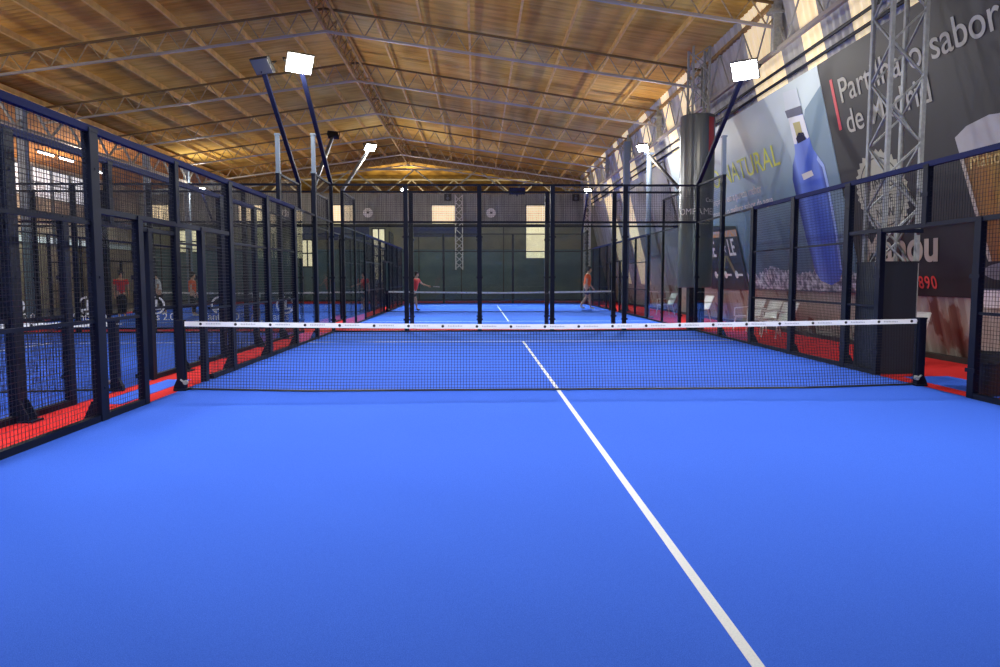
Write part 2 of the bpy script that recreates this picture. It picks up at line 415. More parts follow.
t = tower(5.2, 10.78, 5.8, 7.9, .46, 'clad_column', 'tall round roof column wrapped in a dark printed sleeve behind the glass corner')
M_sleeve = mat('dark_sleeve', (.09, .11, .125), .28, spec=.8, noise=(1.5, (.04, .05, .065), .4, .7, (1, 1, .4)))
b = MB(); b.lathe([(.45, 1.2), (.48, 1.22), (.48, 6.02), (.45, 6.04)], n=40); b.build('printed_sleeve', M_sleeve, t, smooth=False)
b = MB(); b.box(-.18, .18, -.18, .18, 0, 1.2); b.box(-.22, -.12, -.24, -.12, 0, 1.2); b.box(.12, .22, -.24, -.12, 0, 1.2); b.build('foot', M_steel, t)
SLEEVE = t
b = MB(); b.lathe([(.1, 0), (.1, 6.0)], 0, 0, 12); b.box(-.2, .2, -.2, .2, 0, .04); b.box(-.16, .16, -.16, .16, 6.0, 6.05)
tag(b.build('steel_column', M_pale, loc=(5.28, 16.75, 0)), 'tall pale blue column under the bright floodlight beyond the right of the far court', 'column')
b = MB(); b.box(-.13, .13, -.13, .13, 0, 7.4); b.box(-.2, .2, -.2, .2, 0, .05)
tag(b.build('steel_column', M_pale, loc=(5.5, 21.8, 0)), 'pale column at the far court\'s right side, thinner and farther than the lamp column', 'column')
tower(-2.2, 35.74, 2.0, 6.7, .44, 'lattice_mast', 'white lattice mast against the end wall between window and clock')
tower(5.6, 33.5, 0, 6.6, .34, 'lattice_mast', 'white lattice mast in the far right corner of the hall')

# ------------------------------------------------------------------ courts: cages
def wire_panel(mb, x0, x1, z0, z1, axis, pitch=.05, t=.0028):
    # wires in the plane of axis ('y': panel runs along y at x=0; 'x': panel runs along x at y=0)
    L = x1-x0; nx = max(1, round(L/pitch)); nz = max(1, round((z1-z0)/pitch))
    for i in range(nx+1):
        u = x0+L*i/nx
        if axis == 'y': mb.bar((0, u, z0), (0, u, z1), t, 3)
        else: mb.bar((u, 0, z0), (u, 0, z1), t, 3)
    for j in range(nz+1):
        z = z0+(z1-z0)*j/nz
        if axis == 'y': mb.bar((.004, x0, z), (.004, x1, z), t, 3, up=(0, 0, 1))
        else: mb.bar((x0, .004, z), (x1, .004, z), t, 3)
PANELS = {}
def add_panel(parent, u0, u1, z0, z1, axis, at):
    key = (round(u1-u0, 2), round(z1-z0, 2), axis)
    if key not in PANELS:
        mb = MB(); wire_panel(mb, 0, u1-u0, 0, z1-z0, axis); o = mb.build('mesh_panel', M_wire, parent); PANELS[key] = o.data
    else:
        o = bpy.data.objects.new('mesh_panel', PANELS[key]); S.collection.objects.link(o); o.parent = parent
    o.location = (0, u0, z0) if axis == 'y' else (u0, 0, z0)
    return o
def post(parent, u, h, axis, out, wide=.15, deep=.09, gusset=True, zb=0):
    b = MB(); a, d = wide/2, deep/2
    def bx(u0, u1, v0, v1, z0, z1):
        if axis == 'y': b.box(v0, v1, u0, u1, z0, z1)
        else: b.box(u0, u1, v0, v1, z0, z1)
    bx(-a, a, -d, d, zb, h); bx(-a-.006, a+.006, -d-.006, d+.006, h-.03, h+.006)
    if gusset:
        bx(-a-.03, a+.03, min(0, out*.17), max(0, out*.17)+.02, 0, .018)
        o2 = out
        for uu in (-a+.01, a-.01):
            pts = [(0, 0), (o2*(d+.1), 0), (o2*(d+.1), .05), (o2*(d+.02), .22), (0, .22)]
            k = len(b.v); th = .006
            for sgn in (-th, th):
                for p in pts:
                    b.v.append((p[0], uu+sgn, p[1]) if axis == 'y' else (uu+sgn, p[0], p[1]))
            nn = len(pts); b.f.append(tuple(range(k, k+nn))); b.f.append(tuple(range(k+nn, k+2*nn))); b.mi += [0, 0]
            for i in range(nn): b.f.append((k+i, k+(i+1) % nn, k+nn+(i+1) % nn, k+nn+i)); b.mi.append(0)
    for zz in (.35, 1.5, 2.6):
        if zb < zz < h: bx(-a-.03, a+.03, -d-.012, -d, zz-.025, zz+.025) if not gusset else bx(-.012, .012, -d-.008, d+.008, zz-.012, zz+.012)
    o = b.build('fence_post', M_steel, parent)
    o.location = (0, u, 0) if axis == 'y' else (u, 0, 0)
    return o
def rail(parent, u0, u1, z, axis, r=.022, mt=None, d=0):
    b = MB()
    if axis == 'y': b.box(-r, r, u0, u1, z-r, z+r)
    else: b.box(u0, u1, -r, r, z-r, z+r)
    return b.build('rail', mt or M_steel, parent)
def glass(parent, u0, u1, z0, z1, axis):
    b = MB(); g = .012
    if axis == 'y': b.box(-.006, .006, u0+g, u1-g, z0, z1)
    else: b.box(u0+g, u1-g, -.006, .006, z0, z1)
    return b.build('glass_pane', M_glass, parent)

PW = .15
def side(cx, cy, sx, ymin, ymax, lab, seen_near=True, arm_far=None, arm_near=None):
    f = empty('court_fence', (cx+sx*5.0, cy, 0), label=lab, cat='fence')
    ps = [y for y in (-8, -6, -4, -2, 2, 4, 6, 8) if ymin <= y <= ymax]
    for y in ps:
        h = 3.0 if abs(y) < 8 else 4.0
        post(f, y, h, 'y', sx, wide=.15 if cy == 0 else .08, deep=.09 if cy == 0 else .07, gusset=(cy == 0))
    for y in (-1.05, .82 if sx < 0 and cx == 0 else 1.05): 
        post(f, y, 2.2, 'y', sx, wide=.11, deep=.08, gusset=False)
    post(f, 0, 2.99, 'y', sx, wide=.1, deep=.08, gusset=False, zb=2.2)
    # mesh between posts, door gap under 2.2 m round the net
    edges = [-6, -4, -2, 2, 4, 6]
    for a, e in ((-6, -4), (-4, -2), (2, 4), (4, 6)):
        if a < ymin-2.1: continue
        add_panel(f, a, e, .06, 2.99, 'y', 0)
        for z in (1.05, 2.05): rail(f, a, e, z, 'y', .018)
        rail(f, a, e, .04, 'y', .035)
    for a, e in ((-2, -1.05), (1.05, 2)):
        add_panel(f, a, e, .06, 2.2, 'y', 0); rail(f, a, e, .04, 'y', .035)
        for z in (1.05,): rail(f, a, e, z, 'y', .018)
    add_panel(f, -2, 2, 2.2, 2.99, 'y', 0); rail(f, -2, 2, 2.19, 'y', .03)
    rail(f, max(-6, ymin-2), 6, 3.0, 'y', .035, M_rail)
    for sgn in (1, -1):
        if sgn < 0 and ymin > -8: continue
        if sgn > 0 and ymax < 8: continue
        a, m2, e = sgn*6, sgn*8, sgn*10
        lo, hi = sorted((a, m2)); glass(f, lo, hi, .03, 2.98, 'y')
        lo, hi = sorted((m2, e)); glass(f, lo, hi, .03, 2.98, 'y'); add_panel(f, lo, hi, 3.02, 3.98, 'y', 0)
        rail(f, lo, hi, 4.0, 'y', .025); lo, hi = sorted((a, e)); rail(f, lo, hi, 3.0, 'y', .02); rail(f, lo, hi, .02, 'y', .03)
    return f
def back(cx, cy, sy, lab, w=.12):
    f = empty('court_back_wall', (cx, cy+sy*10, 0), label=lab, cat='fence')
    for k, x in enumerate((-5, -3, -1, 1, 3, 5)):
        post(f, x, 4.0, 'x', sy, wide=w if 0 < k < 5 else .09, deep=.09, gusset=False)
        if k < 5:
            glass(f, x, x+2, .03, 2.98, 'x'); add_panel(f, x, x+2, 3.03, 3.98, 'x', 0)
    rail(f, -5, 5, 3.0, 'x', .025); rail(f, -5, 5, 4.0, 'x', .028); rail(f, -5, 5, .02, 'x', .03)
    return f
side(0, 0, -1, -4, 8, 'navy mesh fence along the left of the near court, with door gap')
side(0, 0, 1, -4, 8, 'navy mesh fence of the near court on its right side, before the posters')
bw = back(0, 0, 1, 'glass and mesh back wall of the near court, straight ahead beyond the net')
side(0, 21.56, -1, -8, 8, 'left side fence of the far court, seen through the near back glass')
side(0, 21.56, 1, -8, 8, 'right side fence of the far court, beside the orange shirted man')
back(0, 21.56, -1, 'near end wall of the far court, close behind the first glass wall')
back(0, 21.56, 1, 'far end glass of the far court, against the dark hall end')
side(-10.85, 0, 1, -4, 8, 'right side fence of the neighbouring left court, just outside our left fence')
side(-10.85, 0, -1, -4, 8, 'outermost left fence of the neighbouring court beside the white panelled wall')
nbw = back(-10.85, 0, 1, 'back glass of the neighbouring left court with round white stickers')
side(-10.85, 21.56, 1, -8, 8, 'right side fence of the far left court')
side(-10.85, 21.56, -1, -8, 8, 'outer left fence of the far left court')
back(-10.85, 21.56, -1, 'near end glass of the far left court behind the stickered glass')

# ------------------------------------------------------------------ nets
NETS = {}
def net(cx, cy, lab, full=True):
    n = empty('padel_net', (cx, cy, 0), label=lab, cat='net')
    sag = lambda x: .862+.058*(abs(x)/5)**1.4
    skirt = lambda x: -.24*min(1, max(0, (4.93-abs(x))/1.6))
    if 'mesh' not in NETS:
        b = MB(); nx = 252; t = .003
        X = [-4.93+9.86*i/nx for i in range(nx+1)]
        for x in X: b.bar((x, skirt(x), .015), (x, 0, sag(x)-.05), t, 3)
        for j in range(23):
            for i in range(0, nx, 10):
                x0, x1 = X[i], X[min(i+10, nx)]
                h0, h1 = sag(x0)-.06-.015, sag(x1)-.06-.015
                b.bar((x0, skirt(x0)*(1-j/22)+.002, .015+h0*j/22), (x1, skirt(x1)*(1-j/22)+.002, .015+h1*j/22), t, 3)
        o1 = b.build('net_mesh', M_cord, n)
        b = MB(); q = 20
        for i in range(q):
            x0, x1 = -4.93+9.86*i/q, -4.93+9.86*(i+1)/q
            b.bar((x0, 0, sag(x0)-.03), (x1, 0, sag(x1)-.03), .032, 4, w=.007, up=(0, 1, 0))
        tp = b
        b = MB()
        for i in range(0, nx, 14): b.bar((X[i], skirt(X[i]), .024), (X[i+14], skirt(X[i+14]), .024), .014, 6)
        b.bar((-4.93, 0, .1), (-4.93, 0, .2), .009, 6); b.bar((-4.93, 0, .08), (-4.93, 0, .9), .008, 6); b.bar((4.93, 0, .08), (4.93, 0, .9), .008, 6)
        o3 = b.build('edge_cord', M_dark, n)
        b = tp
        x = -4.72
        while x < 4.9:
            z = sag(x)-.028
            b.bar((x, -.008, z), (x, -.0125, z), .019, 10, mi=1)
            for q_ in range(9): b.box(x+.07+.022*q_, x+.083+.022*q_, -.0115, -.009, z-.006, z+(.008 if q_ % 3 else .011), 2)
            x += .456
        o2 = b.build('net_tape', [M_tape, M_dark, mat('tape_print_grey', (.42, .42, .45), .7)], n)
        NETS['mesh'] = [o1.data, o2.data, o3.data]
    else:
        for nm, me in zip(('net_mesh', 'net_tape', 'edge_cord'), NETS['mesh']):
            o = bpy.data.objects.new(nm, me); S.collection.objects.link(o); o.parent = n
    for sx, w in ((-1, 'left'), (1, 'right')):
        p = empty('net_post', (cx+sx*4.99, cy, 0), label='square dark post holding the %s end of the %s' % (w, lab.split(' net')[0].replace('white taped', '').strip()+' net'), cat='post')
        b = MB(); b.box(-.05, .05, -.05, .05, 0, .93); b.box(-.056, .056, -.056, .056, .915, .94); b.build('upright', M_steel, p)
        b = MB(); b.box(-.08, .08, -.09, .09, .008, .03)
        b.prism([(0, .008), (sx*.11, .008), (sx*.1, .06), (sx*.05, .17), (0, .17)], -.03, .03)
        o = b.build('foot_plate', M_steel, p)
        for v in o.data.vertices[8:]:
            x, y, z = v.co; v.co = (x, z, y)
        b = MB(); b.bar((-sx*.075, -.05, .12), (-sx*.075, -.1, .12), .03, 10); b.bar((-sx*.075, -.1, .12), (-sx*.02, -.1, .16), .012, 6); b.build('tension_crank', M_galv, p)
net(0, 0, 'near court net with white tape across the picture')
net(0, 21.56, 'far court net behind the back glass')
net(-10.85, 0, 'neighbouring left court net')
net(-10.85, 21.56, 'far left court net')

# ------------------------------------------------------------------ floodlights
def flood(pos, foot, mid, lit, lab, aim, size=.5, power=None, grey=False, fill=None, reach=.35):
    foot = (foot[0], foot[1], foot[2]+.03)
    """pos: lamp head; foot: top of the corner post; mid: height of the stay post."""
    r = empty('floodlight', foot, label=lab, cat='light')
    P, Q = Vector(pos)-Vector(foot), Vector((0, 0, 0))
    b = MB(); b.bar(Q, P*.97, .05, 4, w=.035); b.build('arm', M_arm if not grey else M_grey, r)
    d = (Vector(aim)-Vector(pos)).normalized()
    e1 = d.cross(Vector((0, 0, 1))).normalized(); e2 = e1.cross(d).normalized()
    mt = Matrix(((e1.x, e2.x, -d.x, P.x), (e1.y, e2.y, -d.y, P.y), (e1.z, e2.z, -d.z, P.z), (0, 0, 0, 1)))
    h = size/2
    b = MB(); b.box(-h, h, -h*.75, h*.75, 0, .06)
    for k in range(7): b.box(-h+.03+k*(size-.09)/6.5, -h+.05+k*(size-.09)/6.5, -h*.7, h*.7, .06, .12)
    hs = b.build('lamp_housing', M_dark, r, mtx=mt)
    b = MB(); b.bar((-h-.02, 0, .03), (-h-.02, 0, .2), .012); b.bar((h+.02, 0, .03), (h+.02, 0, .2), .012); b.bar((-h-.02, 0, .2), (h+.02, 0, .2), .012); b.build('yoke', M_dark, hs)
    b = MB(); b.box(-h*.92, h*.92, -h*.68, h*.68, -.012, 0); b.build('lamp_lens', M_lamp if lit else M_lampoff, hs)
    if lit:
        L = bpy.data.lights.new('flood_beam', 'AREA'); L.shape = 'SQUARE'; L.size = size*.9; L.energy = power or FLOOD_W; L.color = (.93, .965, 1); L.spread = math.radians(105)
        lo = bpy.data.objects.new('flood_beam', L); S.collection.objects.link(lo); lo.matrix_world = Matrix.Translation(Vector(foot)+d*.04) @ mt; 
        L2 = bpy.data.lights.new('flood_fill', 'POINT'); L2.energy = FILL_W if fill is None else fill; L2.color = (1, .9, .72); L2.shadow_soft_size = .2  # added fill for roof and walls, separate from the lamp's own beam
        l2 = bpy.data.objects.new('flood_fill', L2); S.collection.objects.link(l2); l2.location = Vector(pos)+d*reach
    return r
def stay(x, y, z0, z1, lab):
    b = MB(); b.box(-.045, .045, -.05, .05, z0, z1); b.box(-.06, .06, -.065, .065, z0, z0+.04); b.box(-.06, .06, -.065, .065, z1-.04, z1)
    tag(b.build('stay_post', M_pale, loc=(x, y, 0)), lab, 'post')
flood((-5, 6.85, 6.25), (-5, 10, 4), 0, True, 'bright floodlight on a slanting arm over the left rear corner of the near court', (-1, 0, 0), size=.6)
flood((5, 6.75, 6.15), (5, 10, 4), 0, True, 'bright floodlight on a slanting arm in front of the right wall posters', (0, 0, 0), size=.6, fill=80, reach=1.1)
flood((-5.85, 6.9, 6.2), (-5.85, 10, 4), 0, False, 'unlit floodlight on a slanting arm, left of the brightest lamp', (-9, 0, 0))
flood((-15.85, 6.9, 6.2), (-15.85, 10, 4), 0, True, 'lit floodlight over the outer left corner of the neighbouring court', (-11, 0, 0))
stay(-5, 8, 4, 4.95, 'pale stay post under the arm of the bright left floodlight'); stay(5, 8, 4, 4.95, 'pale stay post under the arm of the bright right floodlight')
stay(-5.85, 8, 4, 4.95, 'pale stay post under the arm of the unlit floodlight')
flood((-5, -6.9, 6.2), (-5, -10, 4), 0, True, 'floodlight over the left corner behind the camera', (-1, 0, 0), power=185, fill=90)
flood((5, -6.9, 6.2), (5, -10, 4), 0, True, 'floodlight over the right corner behind the camera', (1, 0, 0), power=185, fill=90)
flood((-5.85, -6.9, 6.2), (-5.85, -10, 4), 0, True, 'floodlight over the neighbouring court corner behind the camera', (-10, 0, 0), power=185, fill=90)
flood((-5, 17.3, 6.3), (-5, 11.56, 4), 0, True, 'lit floodlight on a grey arm over the left side of the far court', (-2, 13, 0), .42, grey=True, power=330, fill=170, reach=.8)
flood((5, 16.6, 6.2), (5, 11.56, 4), 0, True, 'lit floodlight on top of the pale blue column, right of the far court', (2, 12, 0), .42, grey=False, power=330, fill=170, reach=.8)
flood((-5, 29.4, 6.2), (-5, 31.56, 4), 0, True, 'small distant lit floodlight over the far left corner of the far court', (-1, 24, 0), .4, power=600)
flood((5, 29.4, 6.2), (5, 31.56, 4), 0, True, 'small distant lit floodlight over the far right corner of the far court', (1, 24, 0), .4, power=600, fill=60)
flood((-5.85, 14.7, 6.2), (-5.85, 11.56, 4), 0, False, 'small unlit floodlight just left of the far court\'s lit left lamp', (-9, 22, 0), .36, grey=True)
flood((-15.85, 29.4, 6.2), (-15.85, 31.56, 4), 0, True, 'distant lit floodlight at the far end of the far left court', (-11, 22, 0), .4)
# fluorescent tubes in the left nave
for i, (x, y, z) in enumerate([(-19.2, 21.4, 6.75), (-19.2, 22.9, 6.75), (-19.5, 26, 6.7), (-20.5, 17, 6.6)]):
    t = empty('tube_light', (x, y, z), label='white fluorescent tube light under the orange nave ceiling, %s from the camera' % ordn[i], cat='light', group='nave tube lights')
    b = MB(); b.box(-.09, .09, -.55, .55, 0, .06); b.bar((0, -.5, .06), (0, -.5, .61), .008); b.bar((0, .5, .06), (0, .5, .61), .008); b.build('fixture', M_grey, t)
    b = MB(); b.bar((0, -.52, -.03), (0, .52, -.03), .035, 10); b.build('tube', M_tube, t)
def area(loc, rot, sx, sy, e, col, nm):
    L = bpy.data.lights.new(nm, 'AREA'); L.shape = 'RECTANGLE'; L.size = sx; L.size_y = sy; L.energy = e; L.color = col
    o = bpy.data.objects.new(nm, L); S.collection.objects.link(o); o.location = loc; o.rotation_euler = rot; return o
for x in (-15, -6, 3):
    L = bpy.data.lights.new('golden_hall_lamp', 'POINT'); L.energy = WARM_W; L.color = (1, .72, .35); L.shadow_soft_size = .4
    o = bpy.data.objects.new('golden_hall_lamp', L); S.collection.objects.link(o); o.location = (x, 42, 7.2)
for y in (12, 24):
    L = bpy.data.lights.new('nave_lamp', 'POINT'); L.energy = 500; L.color = (1, .8, .6); L.shadow_soft_size = .3
    o = bpy.data.objects.new('nave_lamp', L); S.collection.objects.link(o); o.location = (-19.3, y, 5.6)
# translucent strips of the right wall glow by their own emission
# unseen fill panel added behind the camera
o = area((-5, -11.9, 5.2), (math.radians(100), 0, 0), 20, 6, 60, (1, .95, .86), 'front_fill')

# ------------------------------------------------------------------ posters on the leaning wall
def wall_frame(name, lab, off=.05):
    o = empty(name, (0, 0, 0), label=lab, cat='poster')
    ex = Vector((0, -1, 0)); ey = Vector((-LEAN, 0, 1)).normalized(); n = ex.cross(ey)
    org = Vector((WX, 0, 0))+n*off
    mt = Matrix.Identity(4)
    for i in range(3): mt[i][0], mt[i][1], mt[i][2], mt[i][3] = ex[i], ey[i], n[i], org[i]
    o.matrix_world = mt; return o
K = math.sqrt(1+LEAN*LEAN)
def P2(pts): return [(-y, z*K) for y, z in pts]       # (Y, Z) on the wall -> local
def flat(parent, pts, lay, mt, name, th=.003, raw=False):
    b = MB(); b.prism(pts if raw else P2(pts), .004*lay, .004*lay+th); return b.build(name, mt, parent)
def text(parent, s, y, z, size, mt, name, lay=3, sx=1, shear=0, bold=0, ext=.002, align='LEFT', rot=0, space=1):
    ws = s.split(' ')
    if len(ws) == 1 or align != 'LEFT': return text1(parent, s, y, z, size, mt, name, lay, sx, shear, bold, ext, align, rot, space)
    for i, w in enumerate(ws):
        pre = ' '.join(ws[:i])+' ' if i else ''
        cu = bpy.data.curves.new('m', 'FONT'); cu.size = size; cu.body = pre+'|'
        t = bpy.data.objects.new('tmp', cu); S.collection.objects.link(t); bpy.context.view_layer.update(); full = t.dimensions.x
        cu.body = '|'; bpy.context.view_layer.update(); full -= t.dimensions.x; bpy.data.objects.remove(t)
        o = text1(parent, w, y-full*sx if i else y, z, size, mt, name, lay, sx, shear, bold, ext, align, rot, space)
    return o
def text1(parent, s, y, z, size, mt, name, lay=3, sx=1, shear=0, bold=0, ext=.002, align='LEFT', rot=0, space=1):
    cu = bpy.data.curves.new(name, 'FONT'); cu.body = s; cu.size = size; cu.extrude = ext; cu.shear = shear; cu.offset = bold; cu.align_x = align; cu.space_character = space
    t = bpy.data.objects.new('tmp', cu); S.collection.objects.link(t)
    bpy.context.view_layer.update()
    me = bpy.data.meshes.new_from_object(t.evaluated_get(bpy.context.evaluated_depsgraph_get()))
    bpy.data.objects.remove(t)
    me.materials.clear(); me.materials.append(mt)
    o = bpy.data.objects.new(name, me); S.collection.objects.link(o); o.parent = parent
    o.location = (-y, z*K, .004*lay+.002); o.scale = (sx, 1, 1); o.rotation_euler = (0, 0, rot)
    return o
def ell(cy, cz, ry, rz, n=32, a0=0, a1=2*math.pi):
    return [(cy+ry*math.cos(a0+(a1-a0)*i/n), cz+rz*math.sin(a0+(a1-a0)*i/n)) for i in range(n)]
def grad_mat(name, stops, axis=1, lo=0, hi=6, noise=0, rough=.45):
    M = bpy.data.materials.new(name); M.use_nodes = True; N = M.node_tree; bs = N.nodes['Principled BSDF']; bs.inputs['Roughness'].default_value = rough
    tc = N.nodes.new('ShaderNodeTexCoord'); sp = N.nodes.new('ShaderNodeSeparateXYZ'); mr = N.nodes.new('ShaderNodeMapRange')
    mr.inputs[1].default_value = lo; mr.inputs[2].default_value = hi
    r = N.nodes.new('ShaderNodeValToRGB'); cr = r.color_ramp
    while len(cr.elements) < len(stops): cr.elements.new(.5)
    for e, (p, col) in zip(cr.elements, stops): e.position = p; e.color = (*col, 1)
    N.links.new(tc.outputs['Object'], sp.inputs[0]); src = sp.outputs[axis]
    if noise:
        nz = N.nodes.new('ShaderNodeTexNoise'); nz.inputs['Scale'].default_value = .9; mm = N.nodes.new('ShaderNodeMath'); mm.operation = 'MULTIPLY_ADD'
        N.links.new(tc.outputs['Object'], nz.inputs['Vector']); N.links.new(nz.outputs[0], mm.inputs[0]); mm.inputs[1].default_value = noise; N.links.new(src, mm.inputs[2]); src = mm.outputs[0]
    N.links.new(src, mr.inputs[0]); N.links.new(mr.outputs[0], r.inputs[0]); N.links.new(r.outputs[0], bs.inputs['Base Color'])
    return M
# water poster
M_sky = grad_mat('poster_blue', [(.0, (.05, .085, .12)), (.25, (.075, .15, .21)), (.6, (.22, .36, .47)), (1, (.50, .62, .70))], 1, 1.2, 6, .8)
wp = wall_frame('water_poster', 'large light blue wall poster with a tall blue water bottle standing on ice')
flat(wp, [(5.45, 1.15), (17.0, 1.15), (17.0, 5.95), (5.45, 5.9)], 0, M_sky, 'sheet', .004)
# mountain-like pale shape behind the bottle
flat(wp, [(5.46, 5.5), (6.3, 5.2), (7.6, 3.4), (8.6, 2.2), (5.46, 2.2)], 1, mat('poster_pale_shape', (.17, .27, .37), .5), 'printed_ridge')
M_btl = grad_mat('bottle_blue', [(0, (.02, .05, .30)), (.18, (.16, .28, .85)), (.5, (.05, .12, .62)), (.85, (.10, .2, .75)), (1, (.02, .04, .28))], 0, -7.45, -6.0, 0)
B = [(7.38, 1.62), (7.2, 1.42), (6.75, 1.32), (6.35, 1.42), (6.12, 1.65), (5.98, 2.6), (5.93, 3.6), (5.95, 3.95), (6.15, 4.18), (6.3, 4.35), (6.35, 4.62), (6.42, 5.15), (7.12, 5.22), (7.1, 4.6), (7.15, 4.4), (7.4, 4.15), (7.55, 3.85), (7.55, 3.4), (7.5, 2.5)]
flat(wp, B, 2, M_btl, 'bottle')
flat(wp, [(5.98, 2.6), (5.93, 3.6), (5.95, 3.95), (6.15, 4.18), (6.22, 4.1), (6.05, 3.9), (6.03, 3.5), (6.08, 2.5), (6.2, 1.7), (6.12, 1.65)], 3, mat('bottle_edge', (.35, .5, .95), .4), 'bottle_highlight')
flat(wp, [(7.05, 3.9), (6.55, 3.92), (6.5, 3.8), (7.0, 3.76)], 3, M_whitecloth, 'bottle_glint')
flat(wp, [(7.12, 5.2), (6.42, 5.13), (6.35, 4.62), (6.45, 4.6), (6.6, 4.75), (6.85, 4.78), (6.98, 4.58), (7.1, 4.6)], 3, mat('bottle_label', (.72, .76, .86), .5), 'bottle_label')
flat(wp, [(6.95, 5.05), (6.62, 5.02), (6.6, 4.72), (6.9, 4.74)], 4, mat('label_gold', (.42, .38, .16), .5), 'label_crest')
flat(wp, [(6.95, 4.7), (6.78, 4.8), (6.55, 4.76), (6.5, 4.6), (6.9, 4.58)], 4, M_navy, 'label_band')
flat(wp, [(7.2, 5.38), (6.42, 5.32), (6.42, 5.14), (7.15, 5.2)], 4, mat('cap_band', (.07, .08, .16), .5), 'cap_band')
flat(wp, [(7.12, 5.78), (6.45, 5.7), (6.42, 5.32), (7.18, 5.38)], 3, mat('cap_white', (.55, .64, .74), .5), 'bottle_cap')
M_ice = mat('printed_ice', (.12, .14, .2), .5, noise=(6, (.68, .72, .8), .42, .62))
rr = random.Random(3)
tops = [(y, 1.60+.09*math.sin(y*2.1)+.13*rr.random()) for y in [5.46+.085*i for i in range(75)]]
flat(wp, [(5.46, 1.17)]+tops+[(tops[-1][0], 1.17)], 1, M_ice, 'printed_ice')
M_yel = mat('lime_letters', (.72, .80, .14), .5)
text(wp, 'LO NATURAL', 13.35, 4.28, .78, M_yel, 'slogan', sx=1.12)
text(wp, 'A', 13.4, 5.05, .7, M_whitecloth, 'slogan', sx=1.1)
text(wp, 'inspirado em a pureza melhor', 13.3, 3.78, .32, M_whitecloth, 'small_print', sx=1.0)
text(wp, 'conserva o melhor sabor da agua', 13.6, 3.42, .32, M_whitecloth, 'small_print', sx=1.1)
# beer poster
M_blk = grad_mat('poster_charcoal', [(0, (.010, .007, .007)), (.45, (.018, .016, .020)), (1, (.034, .035, .046))], 1, 1.2, 6, .6, rough=.6)
bp_ = wall_frame('beer_poster', 'large charcoal wall poster with pale slogan, round badge and a glass of beer')
flat(bp_, [(5.43, 1.15), (-5.5, 1.15), (-5.5, 5.9), (5.43, 5.9)], 0, M_blk, 'sheet', .004)
M_let = mat('stone_letters', (.50, .50, .44), .6)
flat(bp_, [(5.08, 5.5), (4.98, 5.5), (4.98, 4.5), (5.08, 4.5)], 2, mat('red_bar', (.65, .05, .08), .5), 'red_bar')
text(bp_, 'Partilha o sabor', 4.82, 4.98, .68, M_let, 'slogan', bold=.003, sx=1.0)
text(bp_, 'de Madrid', 4.78, 4.38, .66, M_let, 'slogan', bold=.003, sx=.97)
pts = []
for i in range(64):
    r = .86 if i % 2 else .79; a = 2*math.pi*i/64; pts.append((4.07+r*math.cos(a), 3.14+r*.93*math.sin(a)))
flat(bp_, pts, 1, mat('badge_cream', (.46, .46, .36), .6), 'badge')
ring = MB(); n = 48
for i in range(n):
    a0, a1 = 2*math.pi*i/n, 2*math.pi*(i+1)/n
    q = [(4.07+r*math.cos(a), 3.14+r*.93*math.sin(a)) for r, a in ((.70, a0), (.70, a1), (.67, a1), (.67, a0))]
    ring.quad([(-y, z*K, .0085) for y, z in q])
M_ink = mat('badge_ink', (.07, .07, .06), .6)
ring.build('badge_ring', M_ink, bp_)
for s_, z, sz in (('TIMOS', 3.2, .3), ('VERDE', 2.93, .22), ('NEW', 2.66, .26)):
    text(bp_, s_, 4.07, z, sz, M_ink, 'badge_letters', align='CENTER', lay=2)
text(bp_, 'Mahou', 5.2, 1.8, .84, mat('script_cream', (.48, .43, .34), .6), 'brand_script', shear=.3, bold=.02, sx=1.05)
text(bp_, '1890', 3.66, 1.3, .33, mat('red_digits', (.7, .05, .04), .6), 'year_digits', bold=.004, sx=.98, space=1.15)
# beer glass
M_beer = grad_mat('beer_gold', [(0, (.16, .08, .02)), (.3, (.40, .18, .03)), (.75, (.34, .27, .04)), (1, (.26, .24, .04))], 0, -1.75, -.2)
flat(bp_, [(1.72, 3.5), (.2, 3.5), (.3, 1.75), (1.55, 1.75)], 1, M_beer, 'beer')
flat(bp_, [(1.76, 3.42), (1.8, 3.72), (1.5, 3.84), (1, 3.9), (.5, 3.84), (.16, 3.7), (.18, 3.42)], 2, mat('foam', (.5, .5, .52), .7, noise=(7, (.5, .48, .48), .4, .7)), 'foam')
flat(bp_, [(1.78, 3.45), (1.70, 3.45), (1.5, 1.75), (1.58, 1.75)], 3, mat('glass_rim', (.52, .45, .38), .4), 'glass_edge')
text(bp_, 'Mahou', 1.6, 3.2, .3, mat('gold_script', (.75, .55, .2), .5), 'glass_script', shear=.2)
flat(bp_, ell(1.0, 1.58, .75, .16), 1, mat('coaster', (.2, .2, .22), .5), 'glass_foot')
# dark brochure poster over the lower left of the water poster
dp = wall_frame('dark_poster', 'dark poster with white capitals and orange strip, overlapping the water poster behind the glass corner', .085)
flat(dp, [(11.75, 1.12), (11.75, 3.05), (15.2, 3.3), (15.2, 1.12)], 0, mat('poster_black', (.012, .02, .024), .4), 'sheet', .004)
flat(dp, [(11.76, 2.95), (14.9, 3.02), (14.9, 2.85), (11.76, 2.75)], 1, mat('orange_strip', (.55, .25, .08), .6, noise=(6, (.3, .3, .3), .4, .6)), 'orange_strip')
text(dp, 'NE', 14.7, 2.2, .75, M_whitecloth, 'headline', bold=.01, lay=2, sx=.8)
text(dp, 'LE', 12.75, 2.2, .75, M_whitecloth, 'headline', bold=.01, lay=2, sx=.8)
star = [(13.1+(.2 if i % 2 == 0 else .08)*math.cos(math.pi/2+i*math.pi/5), 2.45+(.2 if i % 2 == 0 else .08)*math.sin(math.pi/2+i*math.pi/5)) for i in range(10)]
flat(dp, star, 2, M_whitecloth, 'star')
M_leg = mat('olive_figure', (.2, .2, .1), .6)
